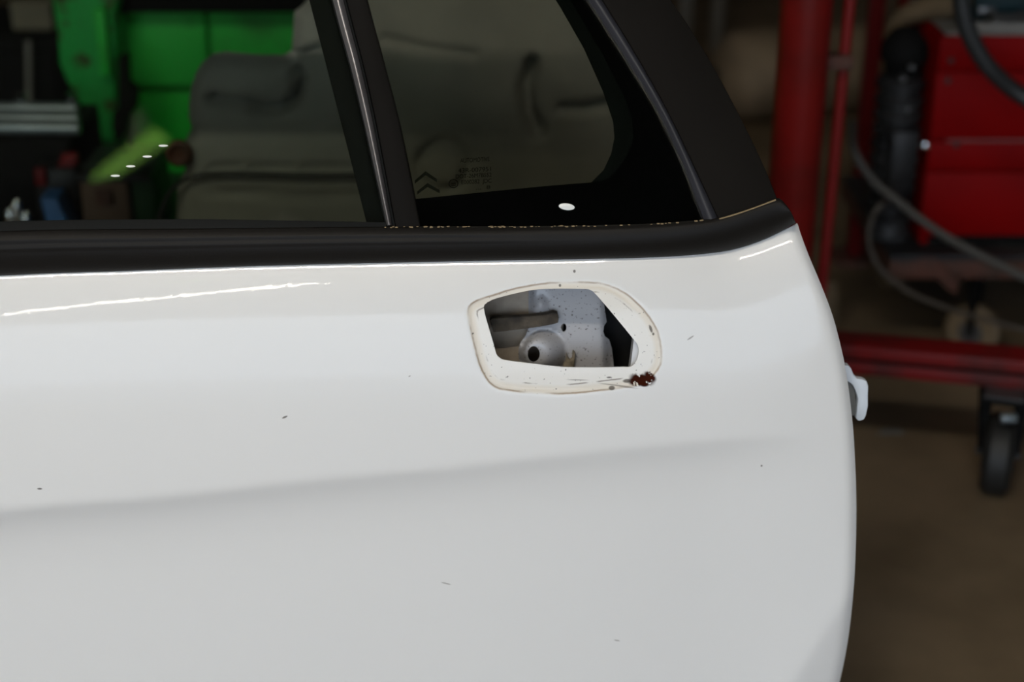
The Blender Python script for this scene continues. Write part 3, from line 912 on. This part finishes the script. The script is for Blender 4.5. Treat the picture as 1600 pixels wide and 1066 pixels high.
# chrome sockets near the glass
cnt = 0
for (px, py, lb) in ((15, 330, 'small chrome socket standing lowest left on the bench'), (26, 316, 'small chrome socket standing farthest back on the bench'), (40, 336, 'small chrome socket lying nearest the blue tub')):
    c = at(px, py, 2.44)
    sk = MB()
    sk.lathe((c.x, c.y, zt), (0, 0, 1), [(.008, 0), (.0085, .002), (.0085, c.z - zt - .006), (.007, c.z - zt), (.005, c.z - zt + .004), (.004, c.z - zt + .002), (.004, c.z - zt - .006)])
    rebase(tag(sk.build('tool_socket', M['chrome']), lb, 'socket', 'chrome sockets on the bench'), (c.x, c.y, zt))
# black crate carrying steel tubes
cr = thing('tool_crate', (xat(40, 230, 2.6), 2.62, zt), 'black crate on the bench carrying the steel tubes', 'crate')
zc = zat(212, 2.55)
MB().box((xat(-150, 230, 2.6), 2.53, zt), (xat(126, 230, 2.6), 2.74, zt + .012), bevel=.002).build('crate_floor', M['black_matte'], cr)
MB().box((xat(-150, 230, 2.6), 2.53, zt), (xat(126, 230, 2.6), 2.54, zc), bevel=.002).build('front_board', M['black_matte'], cr)
MB().box((xat(-150, 230, 2.6), 2.73, zt), (xat(126, 230, 2.6), 2.74, zc), bevel=.002).build('rear_board', M['black_matte'], cr)
MB().box((xat(-150, 230, 2.6), 2.54, zc - .012), (xat(126, 230, 2.6), 2.73, zc), bevel=.002).build('crate_lid', M['black_matte'], cr)
tl = ('steel tube lying at the front of the black crate', 'steel tube lying in the middle on the black crate', 'steel tube lying at the back of the black crate')
for k, Yt in enumerate((2.565, 2.62, 2.68)):
    a, b = Vector((xat(-140, 200, Yt), Yt, zc + .011)), Vector((xat(128, 200, Yt), Yt - .012, zc + .011))
    o = MB().cyl(a, b, .011, bevel=.002).build('steel_tube', M['tube_steel'])
    rebase(tag(o, tl[k], 'tube', 'steel tubes on the crate'), (a + b) / 2 - Vector((0, 0, .011)))
for (px, py, lb) in ((33, 157, 'shiny nut resting on the tubes at the left'), (113, 152, 'shiny nut resting on the tubes beside the green arm')):
    c = at(px, py, 2.68)
    o = MB().lathe((c.x, 2.68, zc + .022), (0, 0, 1), [(.009, 0), (.011, .003), (.011, .010), (.008, .014), (.005, .014), (.005, .006)], n=12).build('steel_nut', M['chrome'])
    rebase(tag(o, lb, 'nut', 'nuts on the steel tubes'), (c.x, 2.68, zc + .022))
# black cabinet far left with a cardboard box on top and a rod leaning on it
zk = zat(56, 3.3)
bc = thing('storage_cabinet', (xat(0, 100, 3.4), 3.42, 0), 'low black cabinet behind the bench at the far left', 'cabinet')
MB().box((xat(-220, 100, 3.3), 3.3, .03), (xat(97, 100, 3.3), 3.6, zk), bevel=.006).build('cabinet_body', M['black_matte'], bc)
MB().box((xat(-210, 100, 3.3), 3.285, .05), (xat(90, 100, 3.3), 3.3, zk - .03), bevel=.003).build('door', M['black_matte'], bc)
MB().box((xat(-220, 100, 3.3), 3.3, 0), (xat(97, 100, 3.3), 3.58, .03)).build('plinth', M['black_matte'], bc)
cb = thing('cardboard_box', (xat(50, 40, 3.4), 3.45, zk), 'grey brown cardboard box on the black cabinet', 'box')
MB().box((xat(18, 30, 3.35), 3.35, zk), (xat(80, 30, 3.35), 3.52, zat(6, 3.35)), bevel=.003).build('carton', M['cardboard'], cb)
MB().box((xat(18, 30, 3.34), 3.34, zat(18, 3.34)), (xat(80, 30, 3.34), 3.352, zat(5, 3.34)), bevel=.001).build('flap', M['cardboard'], cb)
rd = MB().cyl((xat(30, 150, 3.22), 3.14, 0), (xat(41, 55, 3.27), 3.279, zk - .005), .006).build('steel_rod', M['grey_dusty'])
rebase(tag(rd, 'thin grey steel rod leaning on the black cabinet', 'rod'), (xat(30, 150, 3.22), 3.14, 0))

# ================================================================== right side of the garage
def caster(root, c, r, w, top, wm, hub, tilt=0, braces=True):
    """a swivelling wheel: c = wheel centre, top = height of the mounting plate"""
    c = Vector(c)
    ax = Vector((math.cos(tilt), math.sin(tilt), 0))
    wl = MB().lathe(c - ax * w / 2, ax, [(r * .45, 0), (r * .85, 0), (r, w * .22), (r, w * .78), (r * .85, w), (r * .45, w)], n=32)
    o = wl.build('wheel', wm, root)
    MB().lathe(c - ax * (w / 2 + .002), ax, [(r * .42, 0), (r * .46, .004), (r * .46, w), (r * .42, w + .004)], n=24).build('hub', hub, o)
    fk = MB()
    for s in (-1, 1):
        q = c + ax * s * (w / 2 + .004)
        fk.cyl(q + Vector((0, 0, 0)), q + Vector((0, .012, top - c.z)), .006, .012, n=10)
    fk.box((c.x - w / 2 - .014, c.y - .028, top - .010), (c.x + w / 2 + .014, c.y + .04, top - .002), rz=tilt, bevel=.002)
    fk.build('fork', M['black_matte'], root)
    MB().cyl(c - ax * (w / 2 + .012), c + ax * (w / 2 + .012), .006, n=12).build('axle', M['black'], root)
    MB().box((c.x - .03, c.y - .02, top - .003), (c.x + .03, c.y + .035, top + .001), rz=tilt).build('mounting_plate', M['steel'], root)

# red hoist: mast, long foot beam with a castor, brace rod
mp = at(1246, 200, 2.40)
ho = thing('engine_hoist', (mp.x, 2.42, 0), 'red steel hoist with a thick round mast and a foot beam on a black castor', 'hoist')
MB().cyl((mp.x, 2.40, .19), (mp.x, 2.40, 1.95), .039, n=40, bevel=.004).build('mast', M['red_paint'], ho)
MB().cyl((mp.x, 2.40, .80), (mp.x, 2.40, .86), .043, n=40, bevel=.003).build('mast_collar', M['red_paint'], ho)
bl0, bl1 = at(1200, 549, 2.385), at(1720, 597, 2.27)
zb0, zb1 = .172, .222
def beam(a, b, z0, z1, w, bev):
    d = (b - a); d.z = 0
    nrm = Vector((-d.y, d.x, 0)).normalized() * w
    P = [Vector((a.x, a.y, z0)), Vector((b.x, b.y, z0)), Vector((b.x, b.y, z1)), Vector((a.x, a.y, z1))]
    return MB().prism(P, nrm, bevel=bev)
beam(bl0, bl1, zb0, zb0 + .022, .06, .003).build('lower_rail', M['red_dirty'], ho)
beam(bl0 + Vector((0, .004, 0)), bl1 + Vector((0, .004, 0)), zb0 + .022, zb0 + .028, .05, 0).build('rail_groove', M['black_matte'], ho, label='dark gap between the two rails')
beam(bl0, bl1, zb0 + .028, zb1, .06, .003).build('upper_rail', M['red_dirty'], ho)
cw = at(1561, 700, 2.285)
caster(ho, (cw.x, 2.285, .066), .066, .046, zb0, M['tyre'], M['black'], tilt=R(-18))
MB().cyl((cw.x - .018, 2.243, .150), (cw.x + .006, 2.243, .150), .008, n=14, bevel=.002).build('swivel_bolt', M['tube_steel'], ho)
cw2 = at(1255, 560, 2.43)
caster(ho, (cw2.x, 2.43, .062), .062, .036, zb0, M['tyre'], M['steel'], tilt=R(10))
br0, br1 = at(1325, 0, 2.46), at(1281, 430, 2.46)
MB().cyl((br1.x, 2.44, .20), br0 + Vector((.004, .0, .10)), .0095, n=16).build('brace_rod', M['red_paint'], ho, label='thin red rod beside the mast')
lt = at(1316, 92, 2.455)
MB().box((mp.x + .02, 2.425, lt.z - .010), (lt.x + .012, 2.462, lt.z + .010), bevel=.002).build('rod_bracket', M['rust'], ho)

# narrow red post further back
ps = at(1364, 70, 3.32)
pst = thing('steel_post', (ps.x, 3.32, 0), 'narrow dark red steel post behind the tan pipe and black motor', 'post')
MB().box((ps.x - .016, 3.305, .01), (ps.x + .016, 3.335, 1.4), bevel=.003).build('post', M['dark_red'], pst)
MB().box((ps.x - .05, 3.27, 0), (ps.x + .05, 3.37, .01)).build('foot_plate', M['rust'], pst)

# trolley
YT_ = 2.78
xl, xrr = xat(1385, 400, YT_), xat(1385, 400, YT_) + .86
zd = .215
tr = thing('trolley', ((xl + xrr) / 2, YT_ + .2, 0), 'low rusty steel trolley on castors carrying the red cabinet', 'trolley')
MB().box((xl, YT_ - .03, zd - .035), (xrr, YT_ + .01, zd), bevel=.003).build('front_rail', M['rust'], tr)
MB().box((xl, YT_ + .40, zd - .035), (xrr, YT_ + .44, zd), bevel=.003).build('rear_rail', M['rust'], tr)
MB().box((xl, YT_ + .01, zd - .03), (xl + .04, YT_ + .40, zd), bevel=.003).build('side_rail', M['rust'], tr)
MB().box((xrr - .04, YT_ + .01, zd - .03), (xrr, YT_ + .40, zd), bevel=.003).build('side_rail', M['rust'], tr)
MB().box((xl, YT_ - .03, zd), (xrr, YT_ + .44, zd + .010), bevel=.002).build('deck', M['black'], tr)
wx = xat(1524, 500, YT_ + .02)
for (X, Yy, ti) in ((wx, YT_ + .03, R(60)), (xrr - .08, YT_ + .03, 0), (xl + .10, YT_ + .38, R(20)), (xrr - .08, YT_ + .38, 0)):
    caster(tr, (X, Yy, .052), .052, .03, zd - .035, M['tan_dark'], M['steel'], tilt=ti)
MB().prism([at(x, y, YT_ - .035) for x, y in ((1436, 405), (1462, 405), (1500, 438), (1494, 462), (1480, 452))], Vector((0, .03, 0)), bevel=.002).build('gusset', M['rust'], tr)

# red cabinet
zf = zd + .010
XL = (xat(1443, 368, 2.80) + xat(1463, 60, 2.80)) / 2
XRt = XL + .72
zt0 = zat(57, 2.80)
ca = thing('tool_cabinet', ((XL + XRt) / 2, 2.98, zf), 'red steel cabinet with flat drawer fronts on the trolley', 'cabinet')
zbm = zat(368, 2.80)
MB().box((XL + .004, 2.812, zf), (XRt, 3.16, zt0 - .004), bevel=.004).build('cabinet_body', M['red_cab'], ca)
MB().box((XL + .02, 2.81, zf), (XRt - .02, 2.85, zbm), bevel=.002).build('plinth', M['black_matte'], ca)
for (ya, yb) in ((57, 110.5), (113, 217), (222.5, 266), (269.5, 368)):
    MB().box((XL, 2.80, zat(yb, 2.80)), (XRt, 2.815, zat(ya, 2.80)), bevel=.0008).build('drawer_front', M['red_cab'], ca)
MB().box((XL + .03, 2.797, zat(222, 2.80)), (XRt, 2.812, zat(217.5, 2.80)), bevel=.001).build('edge_strip', M['red_seam'], ca, label='edge strip with its reflective sheen painted paler')
for px, py in ((1486, 95), (1481, 126), (1494, 226)):
    p = at(px, py, 2.80)
    MB().lathe(p, (0, -1, 0), [(.006, -.004), (.006, .001), (.004, .003), (.001, .003)], n=14).build('screw_head', M['black'], ca)
p = at(1447, 229, 2.79)
MB().lathe((p.x, 2.80, p.z), (0, -1, 0), [(.007, -.006), (.008, .004), (.006, .010), (.001, .011)], n=16).build('catch', M['chrome'], ca)

# things on the cabinet
ty = thing('metal_tray', (xat(1540, 50, 2.9), 2.92, zt0), 'dusty grey metal tray on the red cabinet', 'tray')
MB().box((XL + .01, 2.806, zt0), (XRt - .02, 3.10, zt0 + .006), bevel=.002).build('tray_base', M['grey_dusty'], ty)
MB().box((XL + .03, 2.806, zt0 + .006), (XRt - .02, 2.812, zt0 + .022), bevel=.002).build('tray_lip', M['grey_dusty'], ty)
tp = thing('plastic_case', (xat(1580, 20, 2.9), 2.95, zt0 + .006), 'dark teal plastic case standing on the tray', 'case')
MB().box((xat(1522, 20, 2.88), 2.88, zt0 + .006), (xat(1522, 20, 2.88) + .22, 3.02, zt0 + .16), bevel=.012).build('case_shell', M['teal'], tp)
MB().box((xat(1532, 20, 2.86), 2.872, zt0 + .02), (xat(1560, 20, 2.86), 2.885, zt0 + .035), bevel=.002).build('clasp', M['steel'], tp)
MB().box((xat(1522, 20, 2.88) + .003, 2.877, zt0 + .075), (xat(1522, 20, 2.88) + .217, 2.885, zt0 + .082), bevel=.001).build('seam', M['black_matte'], tp)
sv = thing('steel_fitting', (xat(1566, 55, 2.84), 2.84, zt0 + .006), 'small bright steel fitting lying at the front of the tray', 'fitting')
MB().cyl((xat(1545, 55, 2.84), 2.835, zt0 + .020), (xat(1590, 55, 2.84), 2.848, zt0 + .020), .014, .010, bevel=.002).build('sleeve', M['steel'], sv)
MB().cyl((xat(1588, 55, 2.84), 2.846, zt0 + .020), (xat(1602, 55, 2.84), 2.85, zt0 + .020), .016, n=6).build('nut', M['steel'], sv)

# black ribbed motor left of the cabinet
mc = Vector((XL - .047, 2.86, 0))
mo = thing('electric_motor', (mc.x, 2.86, zf), 'black ribbed motor standing on end left of the red cabinet', 'motor')
prof = [(.042, 0), (.044, .01)]
for k in range(9):
    z = .03 + k * .028
    prof += [(.037, z), (.044, z + .004), (.044, z + .014), (.037, z + .018)]
prof += [(.037, .285), (.045, .288), (.045, .30), (.034, .31)]
MB().lathe((mc.x, 2.86, zf), (0, 0, 1), prof, n=26).build('ribbed_housing', M['black'], mo)
MB().lathe((mc.x, 2.86, zf + .31), (0, 0, 1), [(.030, 0), (.034, .02), (.042, .03), (.042, .055), (.025, .08), (.015, .085)], n=22).build('end_cap', M['black_matte'], mo)
MB().box((mc.x - .02, 2.80, zf + .10), (mc.x + .03, 2.825, zf + .22), bevel=.008).build('terminal_box', M['black'], mo)
for px, py in ((1413, 125), (1426, 107), (1420, 172), (1408, 246)):
    p = at(px, py, 2.81)
    MB().lathe((p.x, 2.822, p.z), (0, -1, 0), [(.006, -.01), (.006, .004), (.004, .007), (.001, .007)], n=10).build('bolt', M['steel'], mo)

# tan pipe over the motor
tpz = [at(1506, 0, 2.88), at(1480, 6, 2.90), at(1445, 14, 2.93), at(1412, 28, 2.955), at(1392, 58, 2.965), at(1384, 110, 2.965)]
pp = thing('tan_pipe', tuple(tpz[-1]), 'dusty tan bent pipe ending between the red post and the black motor', 'pipe')
MB().tube(spline(tpz, 8), .030, 16, r_end=.010).build('bent_pipe', M['tan_dark'], pp)
low = [at(1384, 112, 2.965), at(1378, 200, 2.965)]
MB().tube(spline([tpz[-1], low[1], Vector((low[1].x, 2.965, zf))], 6), .0085, 10).build('lower_pipe', M['black'], pp)

# hoses
h1 = [at(1530, -160, 2.62), at(1500, -60, 2.60), at(1502, 0, 2.60), at(1514, 52, 2.60), at(1545, 105, 2.60), at(1600, 152, 2.60), at(1690, 190, 2.55), at(1800, 190, 2.48)]
h1 += [Vector((h1[-1].x + .05, 2.42, .35)), Vector((h1[-1].x + .06, 2.40, .02))]
ob = MB().tube(spline(h1, 8), .0145, 14).build('rubber_hose', M['hose'])
rebase(tag(ob, 'thick black rubber hose hanging in front of the red cabinet', 'hose'), (h1[-1].x, 2.4, 0))
h2 = [Vector((at(1345, 180, 2.74).x, 2.80, .46)), at(1335, 235, 2.70), at(1362, 280, 2.68), at(1400, 312, 2.66), at(1440, 344, 2.65), at(1490, 377, 2.64), at(1550, 408, 2.63), at(1605, 435, 2.62), at(1700, 475, 2.60), at(1790, 520, 2.58)]
h2 += [Vector((h2[-1].x + .10, 2.58, .02)), Vector((h2[-1].x + .22, 2.6, .02))]
ob = MB().tube(spline(h2, 8), .0078, 12).build('air_hose', M['grey_hose'])
rebase(tag(ob, 'grey hose sagging diagonally below the red cabinet', 'hose'), (h2[-1].x, 2.58, 0))
h3 = [at(1378, 318, 2.70), at(1362, 342, 2.70), at(1358, 380, 2.70), at(1376, 420, 2.70), at(1420, 456, 2.69), at(1470, 478, 2.68), at(1530, 497, 2.68), at(1605, 516, 2.67), at(1700, 540, 2.66)]
h3 += [Vector((h3[-1].x + .05, 2.66, .008)), Vector((h3[-1].x + .2, 2.66, .006))]
h3 = [Vector((at(1400, 318, 2.70).x, 2.75, .34))] + h3
ob = MB().tube(spline(h3, 8), .0050, 10).build('power_cable', M['cable'])
rebase(tag(ob, 'thin dusty cable looping under the grey hose in front of the trolley', 'cable'), (h3[-1].x, 2.66, 0))

# far items between the rear pillar and the mast
yd = 4.4
dc = at(1185, 100, yd)
dr = thing('gas_tank', (dc.x, yd, 0), 'dusty tan tank lying on the floor far behind the red mast', 'tank')
rT = .125
MB().lathe((dc.x - .09, yd, rT), (1, .25, 0), [(.03, -.03), (.08, -.015), (rT - .01, .01), (rT, .03), (rT, .42), (.08, .46), (.03, .47)], n=32).build('tank_body', M['tan'], dr)
MB().lathe((dc.x - .09, yd, rT), (1, .25, 0), [(.030, -.055), (.030, -.02)], n=16).build('tank_neck', M['black'], dr)
for k, (px, tp_) in enumerate(((1070, -60), (1120, -60))):
    a = at(px, 60, 5.2)
    o = MB().cyl((a.x, 5.2, 0), (a.x + .01, 5.25, 1.6), .022).build('grey_pipe', M['grey_dusty'])
    rebase(tag(o, ('grey pipe standing nearest the rear pillar of the car door', 'grey pipe standing between the tan tank and the other pipe')[k], 'pipe', 'grey pipes standing at the back'), (a.x, 5.2, 0))
    MB().lathe((a.x, 5.2, 0), (0, 0, 1), [(.06, 0), (.06, .012), (.03, .02), (.024, .03)], n=20).build('pipe_foot', M['black'], o) if False else None
# tan tub on the floor beside the door edge
tb_ = at(1292, 478, 2.95)
ttb = MB().lathe((tb_.x, 2.95, 0), (0, 0, 1), [(.022, 0), (.026, .004), (.026, .075), (.018, .085), (.018, .10), (.012, .102)], n=24).build('plastic_bottle', M['tan_dark'])
rebase(tag(ttb, 'small tan bottle on the floor just right of the car door edge', 'bottle'), (tb_.x, 2.95, 0))
# paper scrap on the floor
pc = plane_hit(1390, 677, Vector((0, 0, 0)), Vector((0, 0, 1)))
sc_ = MB().prism([pc + Vector(v) for v in ((-.022, -.006, .001), (-.006, -.010, .004), (.022, -.005, .001), (.020, .008, .003), (-.010, .009, .001))], Vector((0, 0, .002))).build('paper_scrap', M['grey_dusty'])
rebase(tag(sc_, 'pale scrap lying on the brown floor below the red beam', 'scrap'), (pc.x, pc.y, 0))

# ================================================================== lamps (seen as reflections)

def fixture(name_pts, label, mname, width, zc=3.1):  # glowing diffuser below a housing
    a, b = Vector((*name_pts[0], zc)), Vector((*name_pts[1], zc))
    d = (b - a); L = d.length; ang = math.atan2(d.y, d.x); c = (a + b) / 2
    t = thing('ceiling_lamp', (c.x, c.y, zc), label, 'lamp', 'fluorescent lamps under the roof')
    MB().box((c.x - L / 2 - .02, c.y - width / 2 - .02, zc + .004), (c.x + L / 2 + .02, c.y + width / 2 + .02, zc + .07), rz=ang, bevel=.004).build('lamp_housing', M['housing'], t)
    MB().box((c.x - L / 2, c.y - width / 2, zc - .006), (c.x + L / 2, c.y + width / 2, zc + .004), rz=ang).build('diffuser', M[mname], t, smooth_shade=False)
    MB().cyl((c.x, c.y, zc + .07), (c.x, c.y, 3.3), .02).build('hanger', M['housing'], t)
fixture(((-1.9, -.30), (.45, -.30)), 'long fluorescent lamp hanging above the photographer', 'tube_glow', .04)
fixture(((-.75, -1.52), (-3.0, -4.26)), 'long fluorescent lamp reflected as a bright streak on the white door', 'streak_glow', .11)
# added emissive panel, shaped and tinted to make a glow in the window glass
lp = thing('ceiling_lamp', (-1.22, -1.09, 3.1), 'added greenish panel shaped to mirror as a glow in the main window', 'lamp')  # added panel for the window glow, not a ceiling lamp of the room
q = [(-1.381, -1.202), (-1.137, -.968), (-1.094, -1.013), (-1.284, -1.176)]
MB().prism([Vector((x, y, 3.1)) for x, y in q], Vector((0, 0, .02))).build('added_glow_panel', M['added_glow'], lp, smooth_shade=False)
MB().box((-1.24, -1.11, 3.12), (-1.20, -1.07, 3.3)).build('hanger', M['housing'], lp)
